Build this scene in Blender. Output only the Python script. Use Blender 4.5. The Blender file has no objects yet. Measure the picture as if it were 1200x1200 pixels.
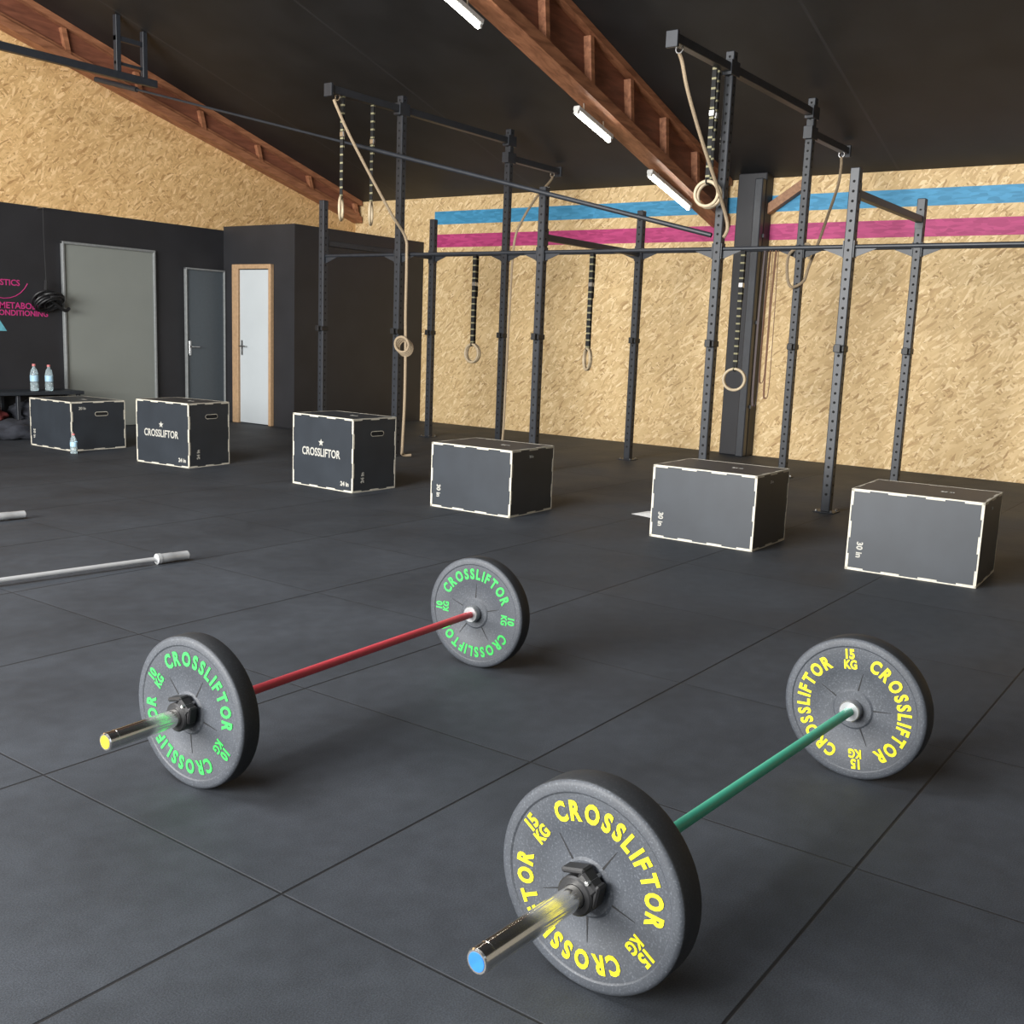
import bpy, math, random
from mathutils import Vector, Matrix
random.seed(4)
R=math.radians
scene=bpy.context.scene
try: scene.view_settings.view_transform='Standard'
except Exception: pass
# ------------------------------------------------------------------ materials
def newmat(name):
    m=bpy.data.materials.new(name); m.use_nodes=True
    nt=m.node_tree; b=nt.nodes['Principled BSDF']
    return m,nt,b
def N(nt,t,**k):
    n=nt.nodes.new(t)
    for a,v in k.items(): setattr(n,a,v)
    return n
def ramp(nt,stops,src=None,interp='LINEAR'):
    r=N(nt,'ShaderNodeValToRGB'); cr=r.color_ramp; cr.interpolation=interp
    while len(cr.elements)<len(stops): cr.elements.new(0.5)
    for e,(p,c) in zip(cr.elements,stops):
        e.position=p; e.color=(c[0],c[1],c[2],1) if len(c)>2 else (c[0],)*3+(1,)
    if src is not None: nt.links.new(src,r.inputs[0])
    return r
def coords(nt,scale=(1,1,1),rot=(0,0,0)):
    tc=N(nt,'ShaderNodeTexCoord'); mp=N(nt,'ShaderNodeMapping')
    mp.inputs['Scale'].default_value=scale; mp.inputs['Rotation'].default_value=rot
    nt.links.new(tc.outputs['Object'],mp.inputs[0]); return mp.outputs[0]
def math_(nt,op,a,b=None,c=None):
    n=N(nt,'ShaderNodeMath',operation=op)
    for i,v in enumerate((a,b,c)):
        if v is None: continue
        if isinstance(v,(int,float)): n.inputs[i].default_value=v
        else: nt.links.new(v,n.inputs[i])
    return n.outputs[0]
def mix(nt,f,a,b,blend='MIX'):
    n=N(nt,'ShaderNodeMix',data_type='RGBA',blend_type=blend)
    if isinstance(f,(int,float)): n.inputs[0].default_value=f
    else: nt.links.new(f,n.inputs[0])
    for i,v in ((6,a),(7,b)):
        if isinstance(v,tuple): n.inputs[i].default_value=(*v[:3],1)
        else: nt.links.new(v,n.inputs[i])
    return n.outputs[2]
def bump(nt,b,h,st=.3,d=.01):
    n=N(nt,'ShaderNodeBump'); n.inputs['Strength'].default_value=st; n.inputs['Distance'].default_value=d
    nt.links.new(h,n.inputs['Height']); nt.links.new(n.outputs[0],b.inputs['Normal'])
def simple(name,col,rough=.5,metal=0,noise=.12,scale=30,spec=.5,bmp=0):
    m,nt,b=newmat(name)
    nz=N(nt,'ShaderNodeTexNoise'); nz.inputs['Scale'].default_value=scale; nz.inputs['Detail'].default_value=4
    nt.links.new(coords(nt),nz.inputs['Vector'])
    lo=tuple(c*(1-noise) for c in col); hi=tuple(min(1,c*(1+noise)) for c in col)
    r=ramp(nt,[(.3,lo),(.7,hi)],nz.outputs[0]); nt.links.new(r.outputs[0],b.inputs['Base Color'])
    b.inputs['Roughness'].default_value=rough; b.inputs['Metallic'].default_value=metal
    b.inputs['Specular IOR Level'].default_value=spec
    if bmp: bump(nt,b,nz.outputs[0],bmp,.003)
    return m
def emis(name,col,st):
    m,nt,b=newmat(name); b.inputs['Emission Color'].default_value=(*col,1); b.inputs['Emission Strength'].default_value=st
    b.inputs['Base Color'].default_value=(*col,1); return m
def osb_mat(name,tint=(1,1,1),axis='x'):
    m,nt,b=newmat(name)
    tc=N(nt,'ShaderNodeTexCoord')
    nz=N(nt,'ShaderNodeTexNoise'); nz.inputs['Scale'].default_value=9; nz.inputs['Detail'].default_value=2
    nt.links.new(tc.outputs['Object'],nz.inputs['Vector'])
    outs=[]
    for k,(ang,sc) in enumerate(((.15,1),(-.75,1.1),(1.15,.95),(.65,.85))):
        mp=N(nt,'ShaderNodeMapping')
        if axis=='x':
            mp.inputs['Rotation'].default_value=(ang,0,0); mp.inputs['Scale'].default_value=(1,11*sc,46*sc)
        else:
            mp.inputs['Rotation'].default_value=(0,ang,0); mp.inputs['Scale'].default_value=(11*sc,1,46*sc)
        mp.inputs['Location'].default_value=(0 if axis=='x' else k*3.3,k*7.7 if axis=='x' else 0,k*1.7)
        mp.vector_type='POINT'
        # rotate first, then scale
        rt=N(nt,'ShaderNodeMapping'); rt.inputs['Rotation'].default_value=mp.inputs['Rotation'].default_value[:]
        mp.inputs['Rotation'].default_value=(0,0,0)
        nt.links.new(tc.outputs['Object'],rt.inputs[0]); nt.links.new(rt.outputs[0],mp.inputs[0])
        add=N(nt,'ShaderNodeVectorMath',operation='MULTIPLY_ADD')
        nt.links.new(nz.outputs['Color'],add.inputs[0]); add.inputs[1].default_value=(.8,.8,.8); nt.links.new(mp.outputs[0],add.inputs[2])
        v=N(nt,'ShaderNodeTexVoronoi'); v.inputs['Scale'].default_value=1.0
        nt.links.new(add.outputs[0],v.inputs['Vector'])
        sep=N(nt,'ShaderNodeSeparateColor'); nt.links.new(v.outputs['Color'],sep.inputs[0]); outs.append(sep.outputs)
    cur=outs[0][0]
    for k in(1,2,3):
        sel=math_(nt,'GREATER_THAN',outs[k][1],.60)
        f=N(nt,'ShaderNodeMix'); nt.links.new(sel,f.inputs[0]); nt.links.new(cur,f.inputs[2]); nt.links.new(outs[k][0],f.inputs[3]); cur=f.outputs[0]
    T=lambda c:tuple(x*y for x,y in zip(c,tint))
    r=ramp(nt,[(0,T((.38,.25,.125))),(.12,T((.53,.375,.20))),(.5,T((.63,.47,.262))),(.8,T((.69,.53,.315))),(1,T((.80,.65,.43)))],cur)
    n2=N(nt,'ShaderNodeTexNoise'); n2.inputs['Scale'].default_value=.9; n2.inputs['Detail'].default_value=3; nt.links.new(tc.outputs['Object'],n2.inputs['Vector'])
    c2=ramp(nt,[(.3,(.93,.92,.91)),(.7,(1.06,1.06,1.06))],n2.outputs[0]).outputs[0]
    nt.links.new(mix(nt,1,r.outputs[0],c2,'MULTIPLY'),b.inputs['Base Color']); b.inputs['Roughness'].default_value=.62
    b.inputs['Specular IOR Level'].default_value=.3
    bump(nt,b,cur,.15,.003)
    return m
def paint_on_osb(name,col):
    m,nt,b=newmat(name)
    v=N(nt,'ShaderNodeTexVoronoi'); v.inputs['Scale'].default_value=1
    nt.links.new(coords(nt,(1,10,40),(.3,0,0)),v.inputs['Vector'])
    sep=N(nt,'ShaderNodeSeparateColor'); nt.links.new(v.outputs['Color'],sep.inputs[0])
    r=ramp(nt,[(0,tuple(c*.8 for c in col)),(1,tuple(min(1,c*1.12+.015) for c in col))],sep.outputs[0])
    nt.links.new(r.outputs[0],b.inputs['Base Color']); b.inputs['Roughness'].default_value=.6; return m
def floor_mat():
    m,nt,b=newmat('rubber_floor_tiles')
    tc=N(nt,'ShaderNodeTexCoord'); sx=N(nt,'ShaderNodeSeparateXYZ'); nt.links.new(tc.outputs['Object'],sx.inputs[0])
    P=1.033
    def seam(o,off,wd):
        q=math_(nt,'FRACT',math_(nt,'DIVIDE',math_(nt,'ADD',o,-off+50*P+P/2),P))
        d=math_(nt,'MULTIPLY',math_(nt,'ABSOLUTE',math_(nt,'SUBTRACT',q,.5)),P)
        mr=N(nt,'ShaderNodeMapRange'); mr.inputs[1].default_value=wd*.4; mr.inputs[2].default_value=wd; mr.inputs[3].default_value=1; mr.inputs[4].default_value=0
        nt.links.new(d,mr.inputs[0]); return mr.outputs[0]
    s1=seam(sx.outputs[0],1.564,.0045); s2=seam(sx.outputs[1],.723,.0055)
    line=math_(nt,'MAXIMUM',math_(nt,'MULTIPLY',s1,.75),s2)
    n1=N(nt,'ShaderNodeTexNoise'); n1.inputs['Scale'].default_value=260; n1.inputs['Detail'].default_value=3; nt.links.new(tc.outputs['Object'],n1.inputs['Vector'])
    n2=N(nt,'ShaderNodeTexNoise'); n2.inputs['Scale'].default_value=1.6; n2.inputs['Detail'].default_value=5; nt.links.new(tc.outputs['Object'],n2.inputs['Vector'])
    n3=N(nt,'ShaderNodeTexNoise'); n3.inputs['Scale'].default_value=14; n3.inputs['Detail'].default_value=8; nt.links.new(tc.outputs['Object'],n3.inputs['Vector'])
    c1=ramp(nt,[(.35,(.022,.0255,.031)),(.65,(.039,.045,.055))],n1.outputs[0]).outputs[0]
    c2=ramp(nt,[(.3,(.80,.80,.80)),(.7,(1.18,1.18,1.18))],n2.outputs[0]).outputs[0]
    c3=ramp(nt,[(.35,(.88,.88,.88)),(.7,(1.1,1.1,1.1))],n3.outputs[0]).outputs[0]
    def cell(o,off): return math_(nt,'FLOOR',math_(nt,'DIVIDE',math_(nt,'ADD',o,-off+50*P),P))
    cb=N(nt,'ShaderNodeCombineXYZ'); nt.links.new(cell(sx.outputs[0],1.564),cb.inputs[0]); nt.links.new(cell(sx.outputs[1],.723),cb.inputs[1])
    wn=N(nt,'ShaderNodeTexWhiteNoise'); nt.links.new(cb.outputs[0],wn.inputs['Vector'])
    tt=ramp(nt,[(0,(.93,.93,.93)),(1,(1.07,1.07,1.07))],wn.outputs[0]).outputs[0]
    c=mix(nt,1,c1,c2,'MULTIPLY'); c=mix(nt,1,c,c3,'MULTIPLY'); c=mix(nt,1,c,tt,'MULTIPLY')
    c=mix(nt,line,c,(.004,.004,.005))
    nt.links.new(c,b.inputs['Base Color'])
    rr=ramp(nt,[(.3,(.58,)),(.7,(.72,))],n2.outputs[0]); nt.links.new(rr.outputs[0],b.inputs['Roughness'])
    b.inputs['Specular IOR Level'].default_value=.36
    hh=math_(nt,'SUBTRACT',math_(nt,'MULTIPLY',n1.outputs[0],.2),math_(nt,'MULTIPLY',line,2.0))
    bump(nt,b,hh,.5,.003)
    return m
def speck_rubber(name,base,sp,rough=.6):
    m,nt,b=newmat(name)
    n=N(nt,'ShaderNodeTexNoise'); n.inputs['Scale'].default_value=230; n.inputs['Detail'].default_value=2; nt.links.new(coords(nt),n.inputs['Vector'])
    n2=N(nt,'ShaderNodeTexNoise'); n2.inputs['Scale'].default_value=9; n2.inputs['Detail'].default_value=5; nt.links.new(coords(nt),n2.inputs['Vector'])
    c=ramp(nt,[(.3,tuple(x*.8 for x in base)),(.58,base),(.70,sp)],n.outputs[0]).outputs[0]
    c2=ramp(nt,[(.3,(.85,.85,.85)),(.7,(1.15,1.15,1.15))],n2.outputs[0]).outputs[0]
    nt.links.new(mix(nt,1,c,c2,'MULTIPLY'),b.inputs['Base Color']); b.inputs['Roughness'].default_value=rough
    bump(nt,b,n.outputs[0],.25,.001); return m
def wood_mat(name,dark,light,scale=(1.5,10,10)):
    m,nt,b=newmat(name)
    n=N(nt,'ShaderNodeTexNoise'); n.inputs['Scale'].default_value=2.2; n.inputs['Detail'].default_value=6; n.inputs['Distortion'].default_value=.6
    nt.links.new(coords(nt,scale),n.inputs['Vector'])
    r=ramp(nt,[(.3,dark),(.7,light)],n.outputs[0]); nt.links.new(r.outputs[0],b.inputs['Base Color']); b.inputs['Roughness'].default_value=.55
    bump(nt,b,n.outputs[0],.2,.004); return m
def ceiling_mat():
    m,nt,b=newmat('black_ceiling_panels')
    tc=N(nt,'ShaderNodeTexCoord'); sx=N(nt,'ShaderNodeSeparateXYZ'); nt.links.new(tc.outputs['Object'],sx.inputs[0])
    q=math_(nt,'FRACT',math_(nt,'DIVIDE',math_(nt,'ADD',sx.outputs[1],50.35),2.4))
    d=math_(nt,'LESS_THAN',math_(nt,'ABSOLUTE',math_(nt,'SUBTRACT',q,.5)),.006)
    n=N(nt,'ShaderNodeTexNoise'); n.inputs['Scale'].default_value=2; n.inputs['Detail'].default_value=6; nt.links.new(tc.outputs['Object'],n.inputs['Vector'])
    c=ramp(nt,[(.3,(.009,.009,.0095)),(.7,(.017,.017,.018))],n.outputs[0]).outputs[0]
    nt.links.new(mix(nt,d,c,(.024,.024,.026)),b.inputs['Base Color']); b.inputs['Roughness'].default_value=.6
    bump(nt,b,n.outputs[0],.3,.01); return m
def strap_mat():
    m,nt,b=newmat('numbered_strap')
    tc=N(nt,'ShaderNodeTexCoord'); sx=N(nt,'ShaderNodeSeparateXYZ'); nt.links.new(tc.outputs['Object'],sx.inputs[0])
    q=math_(nt,'FRACT',math_(nt,'MULTIPLY',sx.outputs[2],13))
    d=math_(nt,'LESS_THAN',q,.22)
    nt.links.new(mix(nt,d,(.010,.010,.010),(.26,.24,.14)),b.inputs['Base Color']); b.inputs['Roughness'].default_value=.8; return m
def glassy(name,col):
    m,nt,b=newmat(name); b.inputs['Base Color'].default_value=(*col,1); b.inputs['Transmission Weight'].default_value=.75
    b.inputs['Roughness'].default_value=.08; b.inputs['IOR'].default_value=1.25; return m

M={}
M['osb_b']=osb_mat('osb_board_back',(1.02,.985,.90),'x'); M['osb_l']=osb_mat('osb_board_left',(1.12,.97,.78),'y')
M['floor']=floor_mat(); M['ceil']=ceiling_mat()
M['blackwall']=simple('black_wall_paint',(.017,.017,.020),.6,noise=.15,scale=3)
M['blue']=paint_on_osb('blue_stripe_paint',(.04,.26,.46)); M['pink']=paint_on_osb('pink_stripe_paint',(.44,.035,.16))
M['truss']=wood_mat('truss_wood',(.20,.075,.035),(.42,.18,.09)); M['trussdark']=wood_mat('truss_web_wood',(.13,.045,.025),(.25,.09,.05))
M['brace']=wood_mat('brace_wood',(.20,.09,.04),(.34,.17,.08))
M['steel']=simple('rig_black_steel',(.022,.025,.031),.45,metal=0,noise=.15,scale=15)
M['hole']=simple('rig_hole_dark',(.003,.003,.003),.9)
M['rubber']=speck_rubber('plate_crumb_rubber',(.036,.041,.050),(.068,.076,.088))
M['tread']=speck_rubber('plate_tread_rubber',(.016,.018,.021),(.028,.030,.034))
M['yellow']=simple('yellow_lettering',(.54,.48,.012),.6,noise=.05,spec=.3); M['green']=simple('green_lettering',(.03,.34,.065),.6,noise=.05,spec=.3)
M['line']=simple('engraved_line',(.006,.006,.007),.8)
M['chrome']=simple('satin_chrome',(.86,.84,.80),.17,metal=1,noise=.03)
M['brushed']=simple('brushed_steel',(.62,.63,.64),.38,metal=.55,noise=.04)
M['collar']=simple('collar_steel',(.42,.43,.44),.34,metal=.9,noise=.04)
M['redbar']=simple('red_cerakote',(.50,.055,.07),.42,noise=.05); M['tealbar']=simple('green_cerakote',(.05,.31,.21),.42,noise=.05)
M['capy']=simple('yellow_end_cap',(.44,.34,.02),.5,spec=.3); M['capb']=simple('blue_end_cap',(.02,.13,.40),.5,spec=.3)
M['clamp']=simple('clamp_plastic',(.009,.009,.010),.5)
M['boxblk']=simple('plyo_black_panel',(.022,.027,.034),.45,noise=.12,scale=5)
M['ply']=simple('plywood_edge',(.52,.49,.41),.6,noise=.15,scale=60)
M['cream']=simple('cream_print',(.40,.39,.35),.6,noise=.05)
M['rope']=simple('manila_rope',(.34,.26,.17),.85,noise=.25,scale=120,bmp=.5)
M['ringw']=simple('birch_ring',(.52,.42,.28),.5,noise=.1)
M['strap']=strap_mat(); M['band']=simple('resistance_band',(.22,.12,.07),.6)
M['bandd']=simple('resistance_band_dark',(.05,.03,.03),.6)
M['gdoor']=simple('grey_door_panel',(.225,.240,.222),.5,noise=.04,scale=1.5); M['gframe']=simple('grey_door_frame',(.20,.21,.21),.5)
M['bdoor']=simple('slate_door',(.070,.085,.098),.5,noise=.05); M['wdoor']=simple('white_door',(.52,.56,.58),.45,noise=.03,scale=2)
M['wframe']=simple('pine_frame',(.42,.27,.15),.6); M['metal']=simple('handle_metal',(.5,.5,.5),.3,metal=1)
M['magenta']=simple('magenta_paint',(.50,.03,.18),.6); M['lblue']=simple('light_blue_paint',(.12,.38,.46),.6)
M['bottle']=glassy('bottle_plastic',(.75,.88,.92)); M['label']=simple('bottle_label',(.35,.55,.70),.5); M['capw']=simple('bottle_cap',(.5,.15,.15),.5)
M['paper']=simple('paper',(.75,.75,.74),.7); M['cloth']=simple('dark_cloth',(.02,.022,.03),.9,bmp=.5); M['clothr']=simple('red_cloth',(.18,.03,.03),.9)
M['led']=emis('led_tube',(1,.97,.88),22); M['lampbody']=simple('lamp_housing',(.5,.5,.48),.5)
M['concrete']=simple('plain_wall',(.32,.30,.26),.8,noise=.1,scale=3)
# ------------------------------------------------------------------ mesh builder
class MB:
    def __init__(s): s.v=[];s.f=[];s.m=[];s.mats=[]
    def mi(s,k):
        if k not in s.mats: s.mats.append(k)
        return s.mats.index(k)
    def add(s,vs,fs,k):
        o=len(s.v); s.v+=[tuple(v) for v in vs]; i=s.mi(k)
        for f in fs: s.f.append([o+a for a in f]); s.m.append(i)
    def box(s,c,d,k,rot=None,bev=0):
        hx,hy,hz=d[0]/2,d[1]/2,d[2]/2; c=Vector(c)
        if bev<=0:
            vs=[Vector((x*hx,y*hy,z*hz)) for x in(-1,1) for y in(-1,1) for z in(-1,1)]
            fs=[(0,1,3,2),(4,6,7,5),(0,4,5,1),(2,3,7,6),(0,2,6,4),(1,5,7,3)]
        else:
            b=min(bev,hx*.9,hy*.9,hz*.9); vs=[];idx={}
            for x in(-1,1):
                for y in(-1,1):
                    for z in(-1,1):
                        for a in range(3):
                            p=[x*hx,y*hy,z*hz]
                            for q in range(3):
                                if q!=a: p[q]-=(x,y,z)[q]*b
                            idx[(x,y,z,a)]=len(vs); vs.append(Vector(p))
            fs=[]
            for a in range(3):
                o=[q for q in range(3) if q!=a]
                for sg in(-1,1):
                    L=[]
                    for u,w in((-1,-1),(1,-1),(1,1),(-1,1)):
                        t=[0,0,0];t[a]=sg;t[o[0]]=u;t[o[1]]=w; L.append(idx[(*t,a)])
                    fs.append(L)
                for u in(-1,1):
                    for w in(-1,1):
                        t=[0,0,0];t[o[0]]=u;t[o[1]]=w
                        A=list(t);A[a]=-1;B=list(t);B[a]=1
                        fs.append([idx[(*A,o[0])],idx[(*B,o[0])],idx[(*B,o[1])],idx[(*A,o[1])]])
            for x in(-1,1):
                for y in(-1,1):
                    for z in(-1,1): fs.append([idx[(x,y,z,0)],idx[(x,y,z,1)],idx[(x,y,z,2)]])
        if rot is not None: vs=[rot@v for v in vs]
        s.add([v+c for v in vs],fs,k)
    def prism(s,poly,y0,y1,k):
        n=len(poly); vs=[(x,y0,z) for x,z in poly]+[(x,y1,z) for x,z in poly]
        fs=[list(range(n)),list(range(2*n-1,n-1,-1))]+[[i,(i+1)%n,n+(i+1)%n,n+i] for i in range(n)]
        s.add(vs,fs,k)
    def lathe(s,prof,k,o=(0,0,0),ax=(1,0,0),n=48,closed=False,kf=None):
        ax=Vector(ax).normalized(); up=Vector((0,0,1)) if abs(ax.z)<.9 else Vector((1,0,0))
        a=ax.cross(up).normalized(); b=ax.cross(a); o=Vector(o); vs=[]
        for (t,r) in prof:
            for i in range(n):
                q=2*math.pi*i/n; vs.append(o+ax*t+a*(r*math.cos(q))+b*(r*math.sin(q)))
        m=len(prof)
        for j in range(m if closed else m-1):
            j2=(j+1)%m; kk=kf[j] if kf else k
            base=[vs[j*n+i] for i in range(n)]+[vs[j2*n+i] for i in range(n)]
            s.add(base,[[i,(i+1)%n,n+(i+1)%n,n+i] for i in range(n)],kk)
        if not closed:
            if prof[0][1]>1e-5: s.add(vs[:n],[list(range(n))[::-1]],kf[0] if kf else k)
            if prof[-1][1]>1e-5: s.add(vs[-n:],[list(range(n))],kf[-1] if kf else k)
    def cyl(s,p0,p1,r,k,n=16,bev=0):
        p0=Vector(p0);p1=Vector(p1);L=(p1-p0).length
        pr=[(0,r),(L,r)] if not bev else [(0,r-bev),(bev,r),(L-bev,r),(L,r-bev)]
        s.lathe(pr,k,p0,p1-p0,n)
    def tube(s,pts,r,k,n=8,sub=6,closed=False,flat=None):
        P=[Vector(p) for p in pts]; Q=[]
        m=len(P)
        if sub>1:
            for i in range(m if closed else m-1):
                if closed: a,b,c,d=P[(i-1)%m],P[i],P[(i+1)%m],P[(i+2)%m]
                else: a,b,c,d=P[max(i-1,0)],P[i],P[i+1],P[min(i+2,m-1)]
                for j in range(sub):
                    t=j/sub; Q.append(.5*((2*b)+(c-a)*t+(2*a-5*b+4*c-d)*t*t+(3*b-a-3*c+d)*t**3))
            if not closed: Q.append(P[-1])
        else: Q=P
        L=len(Q); vs=[]; prev=None
        for i in range(L):
            t=(Q[(i+1)%L]-Q[i-1]) if closed else (Q[min(i+1,L-1)]-Q[max(i-1,0)])
            t.normalize()
            if prev is None:
                up=Vector((0,0,1)) if abs(t.z)<.9 else Vector((1,0,0)); a=t.cross(up).normalized()
            else: a=(prev-t*prev.dot(t)).normalized()
            prev=a; b=t.cross(a)
            for j in range(n):
                q=2*math.pi*j/n; rb=r if flat is None else flat
                vs.append(Q[i]+a*(r*math.cos(q))+b*(rb*math.sin(q)))
        fs=[]
        for i in range(L if closed else L-1):
            i2=(i+1)%L
            for j in range(n): fs.append([i*n+j,i*n+(j+1)%n,i2*n+(j+1)%n,i2*n+j])
        if not closed: fs+= [list(range(n))[::-1],[(L-1)*n+j for j in range(n)]]
        s.add(vs,fs,k)
    def torus(s,c,nrm,Rr,r,k,n=32,m=10):
        nrm=Vector(nrm).normalized(); up=Vector((0,0,1)) if abs(nrm.z)<.9 else Vector((1,0,0))
        a=nrm.cross(up).normalized(); b=nrm.cross(a); c=Vector(c)
        s.tube([c+a*(Rr*math.cos(2*math.pi*i/n))+b*(Rr*math.sin(2*math.pi*i/n)) for i in range(n)],r,k,n=m,sub=1,closed=True)
    def obj(s,name,parent=None,M4=None,smooth=True,ang=35):
        me=bpy.data.meshes.new(name); me.from_pydata(s.v,[],s.f)
        for k in s.mats: me.materials.append(M[k])
        me.polygons.foreach_set('material_index',s.m); me.update()
        import bmesh
        bm=bmesh.new(); bm.from_mesh(me); bmesh.ops.remove_doubles(bm,verts=bm.verts,dist=1e-5)
        bmesh.ops.recalc_face_normals(bm,faces=bm.faces); bm.to_mesh(me); bm.free()
        if smooth:
            me.polygons.foreach_set('use_smooth',[True]*len(me.polygons)); me.set_sharp_from_angle(angle=R(ang))
        ob=bpy.data.objects.new(name,me); scene.collection.objects.link(ob)
        if M4 is not None: ob.matrix_world=M4
        if parent: ob.parent=parent
        return ob
def empty(name,M4=None):
    e=bpy.data.objects.new(name,None); e.empty_display_size=.2; scene.collection.objects.link(e)
    if M4 is not None: e.matrix_world=M4
    return e
_tc={}
def glyphs(t,size,ext=.0007,off=.0):
    key=(t,size,ext,off)
    if key in _tc: return _tc[key]
    c=bpy.data.curves.new('tmp','FONT'); c.body=t; c.size=size; c.extrude=ext; c.offset=off; c.resolution_u=3
    o=bpy.data.objects.new('tmp',c); scene.collection.objects.link(o); bpy.context.view_layer.update()
    dg=bpy.context.evaluated_depsgraph_get(); me=bpy.data.meshes.new_from_object(o.evaluated_get(dg))
    vs=[v.co.copy() for v in me.vertices]; fs=[list(p.vertices) for p in me.polygons]
    bpy.data.objects.remove(o); bpy.data.curves.remove(c); bpy.data.meshes.remove(me)
    w=(min(v.x for v in vs),max(v.x for v in vs)) if vs else (0,0)
    _tc[key]=(vs,fs,w); return _tc[key]
def put_text(mb,t,size,o,ex,ey,k,off=0,center=True,ext=.0007,sx=1):
    vs,fs,w=glyphs(t,size,ext,off); ex=Vector(ex);ey=Vector(ey);ez=ex.cross(ey);o=Vector(o)
    sh=(w[0]+w[1])/2 if center else w[0]
    mb.add([o+ex*((v.x-sh)*sx)+ey*v.y+ez*v.z for v in vs],fs,k)
# ------------------------------------------------------------------ room shell
def slab(name,x0,x1,y0,y1,z0,z1,k):
    b=MB(); b.box(((x0+x1)/2,(y0+y1)/2,(z0+z1)/2),(x1-x0,y1-y0,z1-z0),k); return b.obj(name,smooth=False)
XW,YL,YR,XN=12.08,11.92,-5.0,-5.0
def zc(x): return 3.28+.29*(12.08-x) if x>=1 else 3.28+.29*11.08-(1-x)*.29
slab('floor',XN-.2,XW+.2,YR-.2,YL+.2,-.1,0,'floor')
b=MB(); b.box((XW+.06,(YR+YL)/2,1.67),(.12,YL-YR+.24,3.34),'osb_b'); b.obj('wall_back',smooth=False)
b=MB(); b.prism([(XN,0),(XW,0),(XW,2.6),(XN,2.6)],YL,YL+.1,'blackwall')
b.prism([(XN,2.6),(XW,2.6),(XW,zc(XW)+.05),(1,zc(1)+.05),(XN,zc(XN)+.05)],YL,YL+.1,'osb_l'); b.obj('wall_left',smooth=False)
b=MB(); b.prism([(XN,0),(XW,0),(XW,zc(XW)+.05),(1,zc(1)+.05),(XN,zc(XN)+.05)],YR-.1,YR,'concrete'); b.obj('wall_right',smooth=False)
b=MB(); b.box((XN-.05,YL-.75,2.3),(.1,1.5,4.6),'concrete'); b.box((XN-.05,YR+.75,2.3),(.1,1.5,4.6),'concrete'); b.box((XN-.05,3.4,4.5),(.1,14,.25),'concrete')
b.obj('wall_front',smooth=False)
b=MB(); b.prism([(XW+.1,zc(XW+.1)),(1,zc(1)),(XN,zc(XN)),(XN,zc(XN)+.1),(1,zc(1)+.1),(XW+.1,zc(XW+.1)+.1)],YR-.1,YL+.1,'ceil'); b.obj('ceiling',smooth=False)
b=MB(); b.box(((9.54+XW)/2,(10.5+YL)/2,1.325),(XW-9.54,YL-10.5,2.65),'blackwall'); b.obj('wall_storage_room',smooth=False)
for nm,z0,z1,k in(('trim_1',2.895,3.08,'blue'),('trim_2',2.57,2.755,'pink')):
    slab(nm,XW-.004,XW,YR,10.3,z0,z1,k)
# column
b=MB(); b.box((XW-.1,5.27,1.66),(.2,.36,3.32),'blackwall',bev=.01); b.box((XW-.26,5.14,1.62),(.10,.10,3.24),'steel',bev=.01)
for z in(.6,1.6,2.6): b.box((XW-.19,5.14,z),(.06,.14,.04),'steel')
b.obj('structural_column')
b=MB(); P0=Vector((XW-.07,5.12,2.90));P1=Vector((XW-.07,4.66,3.20)); d=P1-P0
b.box((P0+P1)/2,(.1,d.length,.10),'brace',rot=Matrix.Rotation(math.atan2(d.z,d.y),3,'X')); b.obj('wooden_brace',smooth=False)
# ------------------------------------------------------------------ trusses
def truss(name,y0,y1,zb0,sb,x0=4.0,x1=12.04,fl=.12,step=.78,ft=.045):
    b=MB(); zb=lambda x:zb0+sb*(12.08-x); zt=lambda x:zc(x)-.005
    b.prism([(x0,zb(x0)),(x1,zb(x1)),(x1,zb(x1)+fl),(x0,zb(x0)+fl)],y0,y1,'truss')
    b.prism([(x0,zt(x0)-.07),(x1,zt(x1)-.07),(x1,zt(x1)),(x0,zt(x0))],y0,y1,'truss')
    ym=(y0+y1)/2
    b.prism([(x0,zb(x0)+fl-.01),(x1,zb(x1)+fl-.01),(x1,zt(x1)-.06),(x0,zt(x0)-.06)],ym-.012,ym+.012,'trussdark')
    x=x1-.03
    while x>x0+.2:
        for ya,yb in((y0+.02,ym-.01),(ym+.01,y1-.02)):
            b.prism([(x,zb(x)+fl-.01),(x-ft*1.4,zb(x-ft*1.4)+fl-.01),(x-ft*1.4-.06,zt(x)-.06),(x-.06,zt(x)-.06)],ya,yb,'truss')
        x-=step
    b.prism([(x0,zb(x0)+fl),(x1,zb(x1)+fl),(x1,zb(x1)+fl+.05),(x0,zb(x0)+fl+.05)],ym-.045,ym+.045,'truss')
    return b.obj(name,smooth=False)
truss('roof_truss',5.60,5.82,2.72,.27)
truss('roof_truss.001',11.74,11.915,2.95,.268,step=.95,fl=.09)
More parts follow.
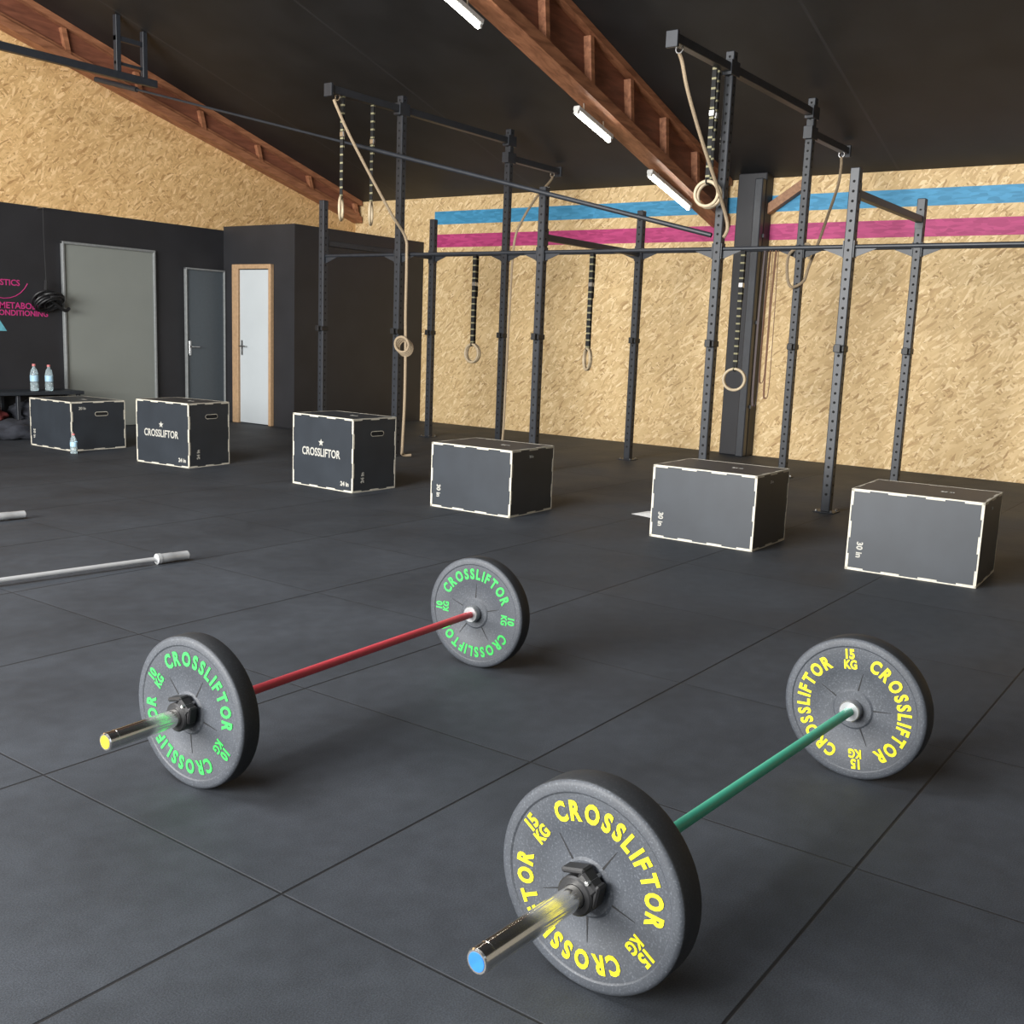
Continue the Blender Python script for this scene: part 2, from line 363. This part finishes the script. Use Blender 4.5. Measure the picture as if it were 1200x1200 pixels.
# ------------------------------------------------------------------ led tubes
for i,(xa,za,xb,zb) in enumerate(((6.45,4.07,7.25,3.86),(8.80,3.46,9.42,3.31),(10.30,3.09,11.25,2.86))):
    b=MB(); y=5.76; A=Vector((xa,y,za));B=Vector((xb,y,zb)); dd=(B-A).normalized(); up=Vector((.25,0,.96))
    b.cyl(A,B,.02,'led',n=12); rot=Matrix.Rotation(math.atan2(-(dd.z),dd.x),3,'Y')
    b.box((A+B)/2+up*.045,((B-A).length+.04,.07,.045),'lampbody',rot=rot,bev=.006)
    for t in(.0,1.): b.box(A.lerp(B,t)+up*.015,(.03,.05,.05),'lampbody',rot=rot)
    for t in(.2,.8):
        q=A.lerp(B,t); b.cyl(q+up*.05,Vector((q.x,q.y,2.72+.27*(12.08-q.x)+.005)),.006,'metal',n=6)
    b.obj('led_tube_light' if i==0 else 'led_tube_light.%03d'%i)
# ------------------------------------------------------------------ doors
def door_left(name,x0,x1,z1,kp,kf,fw=.05,handle=None):
    b=MB(); y=YL-.001
    b.box(((x0+x1)/2,y-.012,z1/2+.002),(x1-x0-2*fw+.01,.024,z1-.01),kp)
    b.box((x0+fw/2,y-.025,z1/2),(fw,.05,z1),kf,bev=.005); b.box((x1-fw/2,y-.025,z1/2),(fw,.05,z1),kf,bev=.005)
    b.box(((x0+x1)/2,y-.025,z1-fw/2),(x1-x0,.052,fw),kf,bev=.005)
    if handle:
        b.cyl((handle,y-.02,1.02),(handle,y-.07,1.02),.01,'metal'); b.cyl((handle,y-.07,1.02),(handle+.12,y-.07,1.02),.009,'metal'); b.box((handle,y-.028,1.0),(.035,.01,.2),'metal',bev=.004)
    b.obj(name)
door_left('door_1',7.13,8.42,2.235,'gdoor','gframe',.03)
door_left('door_2',8.88,9.53,2.06,'bdoor','gframe',.022,handle=8.95)
b=MB(); X=9.539
b.box((X-.015,11.25,1.04),(.03,.60,2.06),'wdoor',bev=.004)
b.box((X-.03,11.62,1.07),(.06,.12,2.14),'wframe',bev=.005); b.box((X-.03,10.92,1.07),(.06,.05,2.14),'wframe',bev=.005); b.box((X-.03,11.28,2.11),(.062,.77,.06),'wframe',bev=.005)
b.cyl((X-.03,11.5,1.05),(X-.08,11.5,1.05),.01,'metal'); b.cyl((X-.08,11.5,1.05),(X-.08,11.38,1.05),.009,'metal'); b.box((X-.034,11.5,1.03),(.008,.035,.2),'metal')
b.obj('door_3')
# ------------------------------------------------------------------ wall graphics
b=MB(); ex=(1,0,0);ey=(0,0,1); yy=YL-.002
put_text(b,'GYMNASTICS',.095,(6.33,yy,1.68),ex,ey,'magenta',off=.0015); put_text(b,'METABOLIC',.10,(6.63,yy,1.42),ex,ey,'magenta',off=.0015); put_text(b,'CONDITIONING',.088,(6.62,yy,1.34),ex,ey,'magenta',off=.0015)
pts=[(6.42+.32*math.cos(t*math.pi/14),yy,1.85+.32*math.sin(t*math.pi/14)) for t in range(-12,-1)]
b.tube(pts,.005,'magenta',n=6,sub=1)
b.add([(6.20,yy,1.16),(6.44,yy,1.16),(6.33,yy,1.33)],[(0,1,2)],'lblue')
b.obj('wall_lettering_sign',smooth=False)
# ------------------------------------------------------------------ rig
rigY=[1.05,2.87,4.0,5.83,7.66,8.8]; XF,XB=8.42,10.3
rig=empty('pull_up_rig')
PW=.076
def post(name,x,y,H):
    b=MB(); b.box((x,y,H/2+.003),(PW,PW,H-.006),'steel',bev=.006)
    b.box((x,y,.005),(.17,.17,.01),'steel',bev=.002)
    for sx in(-1,1):
        for sy in(-1,1): b.cyl((x+sx*.062,y+sy*.062,.01),(x+sx*.062,y+sy*.062,.022),.010,'metal',n=6)
    z=.15
    while z<H-.04:
        for ax in(0,1):
            for sg in(-1,1):
                c=Vector((x,y,z)); c[ax]+=sg*(PW/2+.0006); o=1-ax; vs=[]
                for i in range(8):
                    q=math.pi*i/4; v=c.copy(); v[o]+=.0115*math.cos(q); v.z+=.0115*math.sin(q); vs.append(v)
                b.add(vs,[list(range(8))],'hole')
        z+=.075
    if y>1.5:
        b.box((x-.005,y,1.33),(PW+.03,PW+.012,.05),'clamp',bev=.004); b.box((x-PW/2-.03,y-.0,1.31),(.05,.05,.02),'clamp',bev=.003); b.box((x-PW/2-.05,y,1.335),(.012,.05,.06),'clamp',bev=.003)
    b.obj(name,parent=rig)
tall={4.0,7.66}
n=0
for y in rigY:
    for x in(XF,XB):
        n+=1; post('upright_%d'%n,x,y,3.72 if y in tall else 2.73)
b=MB()
for i in range(len(rigY)-1):
    for x,z in((XF,2.13),(XB,2.29)):
        ya,yb=rigY[i]+PW/2,rigY[i+1]-PW/2
        b.cyl((x,ya,z),(x,yb,z),.017,'steel',n=12)
        for yy_,sg in((ya,1),(yb,-1)):
            b.box((x,yy_+sg*.004,z-.02),(.07,.008,.13),'steel')
            b.add([(x-.004,yy_,z-.085),(x-.004,yy_+sg*.17,z-.02),(x-.004,yy_+sg*.17,z+.0),(x-.004,yy_,z+.0),(x+.004,yy_,z-.085),(x+.004,yy_+sg*.17,z-.02),(x+.004,yy_+sg*.17,z),(x+.004,yy_,z)],
                  [(0,1,2,3),(7,6,5,4),(0,4,5,1),(1,5,6,2),(2,6,7,3),(3,7,4,0)],'steel')
b.obj('pull_up_bars',parent=rig)
b=MB()
for y,z in((1.05,2.54),(2.87,2.54),(5.83,2.27),(8.8,2.27)):
    b.box(((XF+XB)/2,y,z),(XB-XF-PW,.06,.06),'steel',bev=.004)
    for x,sg in((XF+PW/2,1),(XB-PW/2,-1)): b.box((x+sg*.004,y,z),(.008,.075,.16),'steel')
for y in(4.0,7.66):
    b.box(((7.38+XB)/2,y,3.585),(XB-7.38,.07,.07),'steel',bev=.004)
    b.box(((XB+11.35)/2,y,3.395),(11.35-XB,.07,.07),'steel',bev=.004)
    for x,z in((7.38,3.575),(11.35,3.39)): b.box((x,y,z),(.03,.10,.12),'steel',bev=.003)
    for x,z in((7.5,3.53),(11.22,3.34)): b.torus((x,y,z),(1,0,0),.03,.006,'metal',n=14,m=6)
    for x,z in((XF,3.585),(XB,3.585),(XB,3.395)): b.box((x,y,z),(.16,.09,.12),'steel',bev=.003)
b.obj('crossmembers',parent=rig)
b=MB(); A=Vector((7.52,11.70,4.12)); B=Vector((XF-.05,4.05,2.24)); mid=A.lerp(B,.50)
b.cyl(A,mid,.013,'steel',n=10); b.cyl(mid,B,.021,'steel',n=12); b.cyl(A,A.lerp(B,.09),.03,'steel',n=10)
b.obj('roof_tie_bar')
b=MB(); Y=10.9
b.box((6.6,Y,4.03),(2.35,.07,.08),'steel',bev=.004)
for x in(7.28,7.62):
    b.box((x,Y,(4.0+zc(x))/2),(.06,.06,zc(x)-4.02),'steel',bev=.004)
b.box((7.45,Y,4.42),(.40,.05,.05),'steel'); b.box((7.45,Y,4.16),(.40,.03,.03),'steel')
b.box((5.6,Y,(4.0+zc(5.6))/2),(.06,.06,zc(5.6)-4.02),'steel',bev=.004)
b.obj('ceiling_hung_rail')
# ------------------------------------------------------------------ ropes
def rope(name,pts,r=.015,extra=None):
    b=MB(); b.tube(pts,r,'rope',n=8,sub=8)
    if extra: extra(b)
    b.obj(name)
rope('climbing_rope',[(7.5,4.0,3.50),(7.54,3.99,3.44),(7.62,3.97,3.25),(7.85,3.95,2.95),(8.15,3.93,2.62),(8.35,3.93,2.42),(8.40,3.92,2.30),(8.37,3.935,2.22)])
rope('climbing_rope',[(11.22,4.0,3.31),(11.18,3.98,3.22),(11.05,3.95,3.0),(10.8,3.93,2.70),(10.55,3.92,2.38),(10.36,3.93,2.12),(10.28,3.94,1.98),(10.2,4.03,1.92),(10.19,4.08,2.05),(10.25,4.09,2.25),(10.30,3.93,2.34),(10.33,3.92,2.2)])
def coil(b):
    for i in range(4): b.torus((8.34-.02*i,7.47,1.16+.012*i),(1,.25,.05*i),.08,.014,'rope',n=20,m=8)
rope('climbing_rope',[(7.45,7.66,3.50),(7.48,7.64,3.42),(7.60,7.60,3.2),(7.85,7.55,2.85),(8.12,7.50,2.5),(8.33,7.50,2.30),(8.36,7.50,2.1),(8.35,7.49,1.5),(8.34,7.47,1.15),(8.32,7.45,.6),(8.30,7.45,.12),(8.34,7.48,.03),(8.42,7.43,.022)],extra=coil)
rope('climbing_rope',[(11.22,7.66,3.31),(11.15,7.64,3.25),(10.8,7.6,3.0),(10.5,7.58,2.7),(10.34,7.57,2.4),(10.3,7.57,1.6),(10.28,7.57,.8),(10.25,7.56,.15),(10.2,7.55,.03),(10.1,7.5,.022)])
# ------------------------------------------------------------------ rings
def rings(name,tops,zt,zr,nrm,Rr=.1,sw=.019):
    b=MB()
    for (x,y) in tops:
        b.box((x,y,(zt+zr+Rr)/2),(.006 if abs(nrm[0])>.5 else sw*2,sw*2 if abs(nrm[0])>.5 else .006,zt-zr-Rr+.03),'strap')
        o=.016; dx=(o,0) if abs(nrm[0])>.5 else (0,o)
        b.box((x+dx[0],y+dx[1],(zt+zt-.5)/2),(.006 if abs(nrm[0])>.5 else sw*2,sw*2 if abs(nrm[0])>.5 else .006,.5),'strap')
        b.box((x+dx[0]/2,y+dx[1]/2,zt-.35),(.03,.05,.05),'metal',bev=.004)
        b.torus((x,y,zr),nrm,Rr,.014,'ringw'); b.torus((x,y,zr+Rr),(nrm[1],nrm[0],0),.022,.006,'strap',n=14,m=6)
    b.obj(name)
rings('gymnastic_rings',[(7.56,7.66),(7.98,7.66)],3.55,2.50,(.6,-.8,0),.11)
rings('gymnastic_rings',[(8.20,4.04),(8.30,4.06)],3.55,2.56,(.9,.1,0),.10)
rings('gymnastic_rings',[(10.26,8.10),(10.34,8.13)],2.29,1.10,(.95,-.1,0),.11,.024)
rings('gymnastic_rings',[(10.26,6.42),(10.34,6.45)],2.29,1.10,(.7,-.6,0),.12,.024)
rings('gymnastic_rings',[(10.27,4.60),(10.33,4.62)],2.29,.97,(1,.3,0),.11,.022)
b=MB()
for i,(y,zb,k) in enumerate(((4.24,.80,'band'),(4.30,.95,'band'),(4.36,.72,'bandd'))):
    b.tube([(10.3,y-.012,2.305),(10.27,y-.02,2.2),(10.27,y-.03,1.6),(10.27,y-.03,zb+.1),(10.27,y,zb),(10.27,y+.02,zb+.1),(10.27,y+.02,1.6),(10.28,y+.012,2.2),(10.3,y+.012,2.312)],.004,k,n=6,flat=.012)
b.obj('resistance_bands')
# ------------------------------------------------------------------ plyo boxes
def plyo(idx,C,ang,a,bd,z,style):
    e=MB()
    e.box((bd/2,a/2,z/2+.001),(bd-.0016,a-.0016,z-.002),'boxblk')
    dims=(bd,a,z); eps=.0007
    for ax in range(3):
        o=[q for q in range(3) if q!=ax]
        for s0 in(0,1):
            for s1 in(0,1):
                L=dims[ax]; nseg=7 if L>.65 else 5
                for k in range(nseg):
                    t0=L*k/nseg; t1=L*(k+1)/nseg; onA=(k%2==0)
                    lo=[0,0,0]; hi=[0,0,0]; lo[ax]=t0; hi[ax]=t1
                    for j,sg in((0,s0),(1,s1)):
                        D=dims[o[j]]
                        wdt=(.007 if (j==0)==onA else .0155)
                        if sg==0: lo[o[j]]=-eps; hi[o[j]]=wdt
                        else: lo[o[j]]=D-wdt; hi[o[j]]=D+eps
                    if lo[2]<0: lo[2]=0
                    e.box([(p+q)/2 for p,q in zip(lo,hi)],[q-p for p,q in zip(lo,hi)],'ply')
    ex=Vector((0,-1,0)); ez=Vector((0,0,1)); f=-.0012
    def slot(face):
        c=Vector((bd*.55,-.0015,z-.13)); u=Vector((1,0,0)); w_,h_=.055,.017
        def cap(wd,hh,off):
            vs=[];nn=Vector((0,-1,0))
            for i in range(9):
                q=-math.pi/2+math.pi*i/8; vs.append(c+nn*off+u*(wd+hh*math.cos(q))+ez*(hh*math.sin(q)))
            for i in range(9):
                q=math.pi/2+math.pi*i/8; vs.append(c+nn*off+u*(-wd+hh*math.cos(q))+ez*(hh*math.sin(q)))
            return vs
        e.add(cap(w_,h_+.005,0),[list(range(18))],'ply'); e.add(cap(w_,h_,.0006),[list(range(18))],'hole')
    lab='20 in' if z<.55 else '24 in'
    if style=='logo':
        put_text(e,'CROSSLIFTOR',.095,(f,a*.52,z*.44),ex,ez,'cream',off=.002,sx=.78)
        put_text(e,lab,.05,(f,a*.13,.05),ex,ez,'cream',off=.002)
        star=[]
        for i in range(10):
            rr=.034 if i%2==0 else .014; q=math.pi/2+i*math.pi/5; star.append((f,a*.52-rr*math.cos(q),z*.44+.115+rr*math.sin(q)))
        e.add(star+[(f,a*.52,z*.44+.115)],[[i,(i+1)%10,10] for i in range(10)],'cream')
        put_text(e,lab,.045,(bd*.25,-.0012,.12),Vector((0,0,1)),Vector((-1,0,0)),'cream',off=.002)
        slot('side')
    else:
        put_text(e,'30 in',.05,(f,a-.06,.13),Vector((0,0,-1)),Vector((0,-1,0)),'cream',off=.0015)
        if style=='end': put_text(e,'20 in',.04,(bd*.2,-.0012,z-.08),Vector((1,0,0)),ez,'cream',off=.001); slot('side')
        else: put_text(e,'20 in',.028,(bd*.45,-.0012,z-.07),Vector((1,0,0)),ez,'cream')
    put_text(e,'20 in',.04,(bd*.5,a*.35,z+.0012),Vector((0,-1,0)),Vector((1,0,0)),'cream',off=.001)
    T=Matrix.Translation((C[0],C[1],0))@Matrix.Rotation(R(ang),4,'Z')
    e.obj('plyo_box' if idx==0 else 'plyo_box.%03d'%idx,M4=T,smooth=False)
plyo(0,(6.33,1.25),2.5,.75,.60,.50,'plain')
plyo(1,(6.35,2.63),1.0,.75,.58,.50,'plain')
plyo(2,(6.17,4.46),2.0,.75,.58,.50,'plain')
plyo(3,(6.13,6.04),-1.5,.74,.50,.61,'logo')
plyo(4,(6.04,8.06),5.0,.72,.50,.60,'logo')
plyo(5,(5.92,9.79),1.0,.75,.62,.50,'end')
# ------------------------------------------------------------------ loaded barbells
def bb(name,x,y,ang,L,t,kshaft,kcap,ktext,lab,ph_near,ph_far):
    T=Matrix.Translation((x,y,.2255))@Matrix.Rotation(ang,4,'Z')
    root=empty(name,T)
    inner=1.31; c=.03
    b=MB()
    full=2*L+inner+2*c
    def sleeve(s0,s1,dirn):
        Ls=abs(s1-s0); pr=[(0,.0222),(.003,.025),(.028,.025),(.0285,.0246),(.0305,.0246),(.031,.025),(Ls,.025)]
        b.lathe(pr,'chrome',(s0,0,0),(dirn,0,0),n=40)
        b.lathe([(-.001,.0),(-.001,.018),(.001,.0195)],kcap,(s0,0,0),(dirn,0,0),n=32)
        b.lathe([(0,.026),(0,.030),(.003,.033),(c-.004,.033),(c,.030),(c,.0145)],'collar',(s1,0,0),(dirn,0,0),n=36)
    sleeve(0,L,1); sleeve(full,full-L,-1)
    b.cyl((L+c,0,0),(full-L-c,0,0),.0142,kshaft,n=20)
    o=b.obj('bar',ang=30); o.parent=root
    def plate(nm,s0,ph,hubk):
        p=MB(); r=.225
        prof=[(.004,.0262),(0,.032),(0,.058),(.004,.064),(.004,.122),(.0025,.125),(.0025,.196),(0,.200),(0,.214),(.002,.219),(.006,.2235),(.010,.225)]
        full_=prof+[(t-q,rr) for q,rr in prof[::-1]]
        kf=['rubber']*len(full_); m_=len(prof)
        for i in range(m_-2,m_+1): kf[i]='tread'
        kf[-1]='brushed'
        p.lathe(full_,'rubber',(s0,0,0),(1,0,0),n=72,closed=True,kf=kf)
        for face,fx in((-1,s0+.0025),(1,s0+t-.0025)):
            sg=face
            def er(q): return Vector((0,sg*math.sin(q),math.cos(q)))
            def et(q): return Vector((0,sg*math.cos(q),-math.sin(q)))
            ox=Vector((fx+face*.0009,0,0)); SX=.78
            for k in(0,1):
                ctr=ph+math.pi*k
                word='CROSSLIFTOR'; size=.056
                ws=[glyphs(ch,size,.0007,.0023)[2] for ch in word]; gap=.0075
                tot=sum((w_[1]-w_[0])*SX for w_ in ws)+gap*(len(word)-1); Rb=.141; Rm=.152
                span=tot/Rm; cur=-span/2
                for ch,w_ in zip(word,ws):
                    wd=(w_[1]-w_[0])*SX; q=ctr+cur+wd/2/Rm
                    put_text(p,ch,size,ox+er(q)*Rb,et(q),er(q),ktext,off=.0023,sx=SX); cur+=(wd+gap)/Rm
                q=ctr+math.pi/2
                put_text(p,lab,.041,ox+er(q)*.161,et(q),er(q),ktext,off=.0018,sx=.85)
                put_text(p,'KG',.038,ox+er(q)*.129,et(q),er(q),ktext,off=.0015,sx=.8)
            for k in range(5):
                q=ph+k*2*math.pi/5; lx=s0+(-.0008+.004 if face<0 else t-.004+.0008)
                c0=Vector((lx,0,0)); a1=er(q)*.058; a2=er(q)*.120; w1=et(q)*.0012
                p.add([c0+a1-w1*2,c0+a1+w1*2,c0+a2+w1*.5,c0+a2-w1*.5],[(0,1,2,3)],'line')
            xx=s0+(.0020 if face<0 else t-.0020)
            vs=[]
            for rr in(.1965,.1992):
                for i in range(72): q=2*math.pi*i/72; vs.append((xx-face*0,rr*math.cos(q),rr*math.sin(q)))
            p.add(vs,[[i,(i+1)%72,72+(i+1)%72,72+i] for i in range(72)],'line')
        o=p.obj(nm,ang=28); o.parent=root
    plate('bumper_plate_near',L-t,ph_near,'rubber'); plate('bumper_plate_far',full-L,ph_far,'rubber')
    def clamp(nm,s,d):
        k=MB(); w_=.042
        k.lathe([(0,.0258),(0,.038),(.004,.042),(w_-.004,.042),(w_,.038),(w_,.0258)],'clamp',(s,0,0),(1,0,0),n=32,closed=True)
        k.box((s+w_/2,-.026,.034),(.036,.05,.024),'clamp',rot=Matrix.Rotation(R(40),3,'X'),bev=.005)
        k.box((s+w_/2,.010,.050),(.034,.058,.012),'clamp',rot=Matrix.Rotation(R(-14),3,'X'),bev=.004)
        k.box((s+w_/2,-.045,.012),(.030,.012,.05),'clamp',rot=Matrix.Rotation(R(10),3,'X'),bev=.004)
        k.cyl((s-.002,-.030,.040),(s+w_+.002,-.030,.040),.005,'metal',n=10)
        o=k.obj(nm); o.parent=root
    clamp('collar_clamp_near',L-t-.045,1); clamp('collar_clamp_far',full-L+t+.003,1)
    return root
bb('loaded_barbell',1.364,1.021,-.047,.424,.080,'tealbar','capb','yellow','15',R(33),R(82))
bb('loaded_barbell.001',1.511,2.388,.058,.345,.070,'redbar','capy','green','10',R(30),R(2))
# ------------------------------------------------------------------ bare bars on the floor
def bare(name,x,y,ang,SL=.19,full=2.0):
    T=Matrix.Translation((x,y,.0305))@Matrix.Rotation(ang,4,'Z'); b=MB()
    for s0,d in((0,-1),(-full,1)):
        b.lathe([(0,.020),(.004,.025),(SL*.55,.025),(SL*.55+.004,.0265),(SL,.0265)],'brushed',(s0,0,0),(d,0,0),n=28)
        b.lathe([(0,.0265),(0,.030),(.022,.030),(.022,.0125)],'brushed',(s0+d*SL,0,0),(d,0,0),n=28)
    b.cyl((-SL-.02,0,0),(-full+SL+.02,0,0),.0135,'brushed',n=16)
    b.obj(name,M4=T)
bare('barbell',3.64,4.88,math.atan2(-.11,1.03)-.02,SL=.17); bare('barbell',3.66,6.64,R(-6))
# ------------------------------------------------------------------ bench, bottles, misc
b=MB()
b.box((6.3,11.66,.47),(1.58,.46,.04),'boxblk',bev=.004)
for x in(5.56,6.3,7.04):
    for y in(11.48,11.84): b.box((x,y,.225),(.04,.04,.45),'steel',bev=.003)
b.box((6.3,11.66,.16),(1.5,.40,.025),'boxblk'); b.obj('low_bench')
def blob(name,c,d,k,seed):
    import bmesh
    from mathutils import noise
    bm=bmesh.new(); bmesh.ops.create_icosphere(bm,subdivisions=4,radius=1)
    for v in bm.verts:
        nn=noise.noise(v.co*1.8+Vector((seed,0,0)))*.35+noise.noise(v.co*5+Vector((seed,3,0)))*.12
        v.co*=1+nn; v.co=Vector((v.co.x*d[0]/2,v.co.y*d[1]/2,max(v.co.z,-.6)*d[2]/2))
    zmin=min(v.co.z for v in bm.verts)
    me=bpy.data.meshes.new(name); bm.to_mesh(me); bm.free(); me.materials.append(M[k])
    me.polygons.foreach_set('use_smooth',[True]*len(me.polygons))
    o=bpy.data.objects.new(name,me); scene.collection.objects.link(o); o.location=(c[0],c[1],c[2]-zmin); return o
blob('gym_bag',(6.55,11.62,.175),(.5,.34,.26),'cloth',1); blob('folded_towel',(6.0,11.62,.175),(.4,.32,.2),'clothr',2)
blob('gym_bag',(6.15,11.15,.001),(.62,.40,.26),'cloth',5); blob('gym_bag',(6.78,11.2,.001),(.42,.30,.2),'cloth',8)
def bottle(name,x,y,z,h=.26,r=.036):
    b=MB()
    b.lathe([(0,r*.8),(.006,r),(h*.28,r),(h*.30,r*.93),(h*.34,r),(h*.60,r),(h*.78,r*.75),(h*.86,r*.38),(h*.92,r*.36)],'bottle',(x,y,z),(0,0,1),n=24)
    b.lathe([(h*.36,r*1.015),(h*.58,r*1.015)],'label',(x,y,z),(0,0,1),n=24)
    b.lathe([(h*.92,r*.44),(h,r*.42)],'capw',(x,y,z),(0,0,1),n=16); b.obj(name)
bottle('water_bottle',6.54,11.55,.491,.31,.045); bottle('water_bottle',6.72,11.55,.491,.30,.045); bottle('water_bottle',5.84,9.63,0,.20,.034)
b=MB(); b.tube([(6.86,11.80,2.58),(6.86,11.80,2.2),(6.87,11.80,1.75)],.004,'clamp',n=6)
b.cyl((6.86,YL,2.58),(6.86,11.79,2.58),.008,'metal',n=8)
for i in range(9):
    a_=i*.7; b.torus((6.88+.06*math.cos(a_),11.78+.015*math.sin(a_*2),1.52+.04*math.sin(a_)),(.15*math.sin(a_),.7,.9+.3*math.cos(a_)),.12+.02*math.sin(a_*3),.013,'clamp',n=22,m=7)
b.tube([(6.87,11.80,1.76),(6.86,11.78,1.6),(6.95,11.76,1.50),(7.08,11.77,1.42),(7.14,11.78,1.45)],.02,'clamp',n=8)
b.obj('hanging_skipping_ropes')
b=MB(); 
b.add([(7.0,3.70,.002),(7.05,3.93,.002),(7.27,3.90,.002),(7.22,3.68,.03),(7.0,3.70,.001),(7.05,3.93,.001),(7.27,3.90,.001),(7.22,3.68,.029)],[(0,1,2,3),(7,6,5,4),(0,4,5,1),(1,5,6,2),(2,6,7,3),(3,7,4,0)],'paper'); b.obj('paper_sheet',smooth=False)
# ------------------------------------------------------------------ light
w=bpy.data.worlds.new('sky'); scene.world=w; w.use_nodes=True; nt=w.node_tree; bg=nt.nodes['Background']
bg.inputs[0].default_value=(.82,.91,1,1); bg.inputs[1].default_value=1.3
def area(name,loc,target,sx,sy,pw,col):
    l=bpy.data.lights.new(name,'AREA'); l.shape='RECTANGLE'; l.size=sx; l.size_y=sy; l.energy=pw; l.color=col
    o=bpy.data.objects.new(name,l); scene.collection.objects.link(o); o.location=loc
    o.rotation_euler=(Vector(target)-Vector(loc)).to_track_quat('-Z','Y').to_euler(); return o
area('daylight_gate',(-4.8,4.9,2.7),(6,4.4,1.8),6.5,3.2,2650,(1,.985,.955))
area('daylight_skylight',(.0,5.0,5.6),(3.5,4.2,0),3,2.0,420,(.97,.98,1))
# ------------------------------------------------------------------ camera
th,ro,a=R(9.57),R(2.26),R(35.75)
wv=Vector((math.cos(a)*math.cos(th),math.sin(a)*math.cos(th),-math.sin(th)))
r0=Vector((math.sin(a),-math.cos(a),0)); u0=r0.cross(wv)
rv=r0*math.cos(ro)+u0*math.sin(ro); uv=-r0*math.sin(ro)+u0*math.cos(ro)
cd=bpy.data.cameras.new('camera'); cd.sensor_width=36; cd.lens=1222.7/1200*36; cd.clip_start=.05
co=bpy.data.objects.new('camera',cd); scene.collection.objects.link(co)
co.matrix_world=Matrix(((rv.x,uv.x,-wv.x,0),(rv.y,uv.y,-wv.y,0),(rv.z,uv.z,-wv.z,1.33),(0,0,0,1)))
scene.camera=co
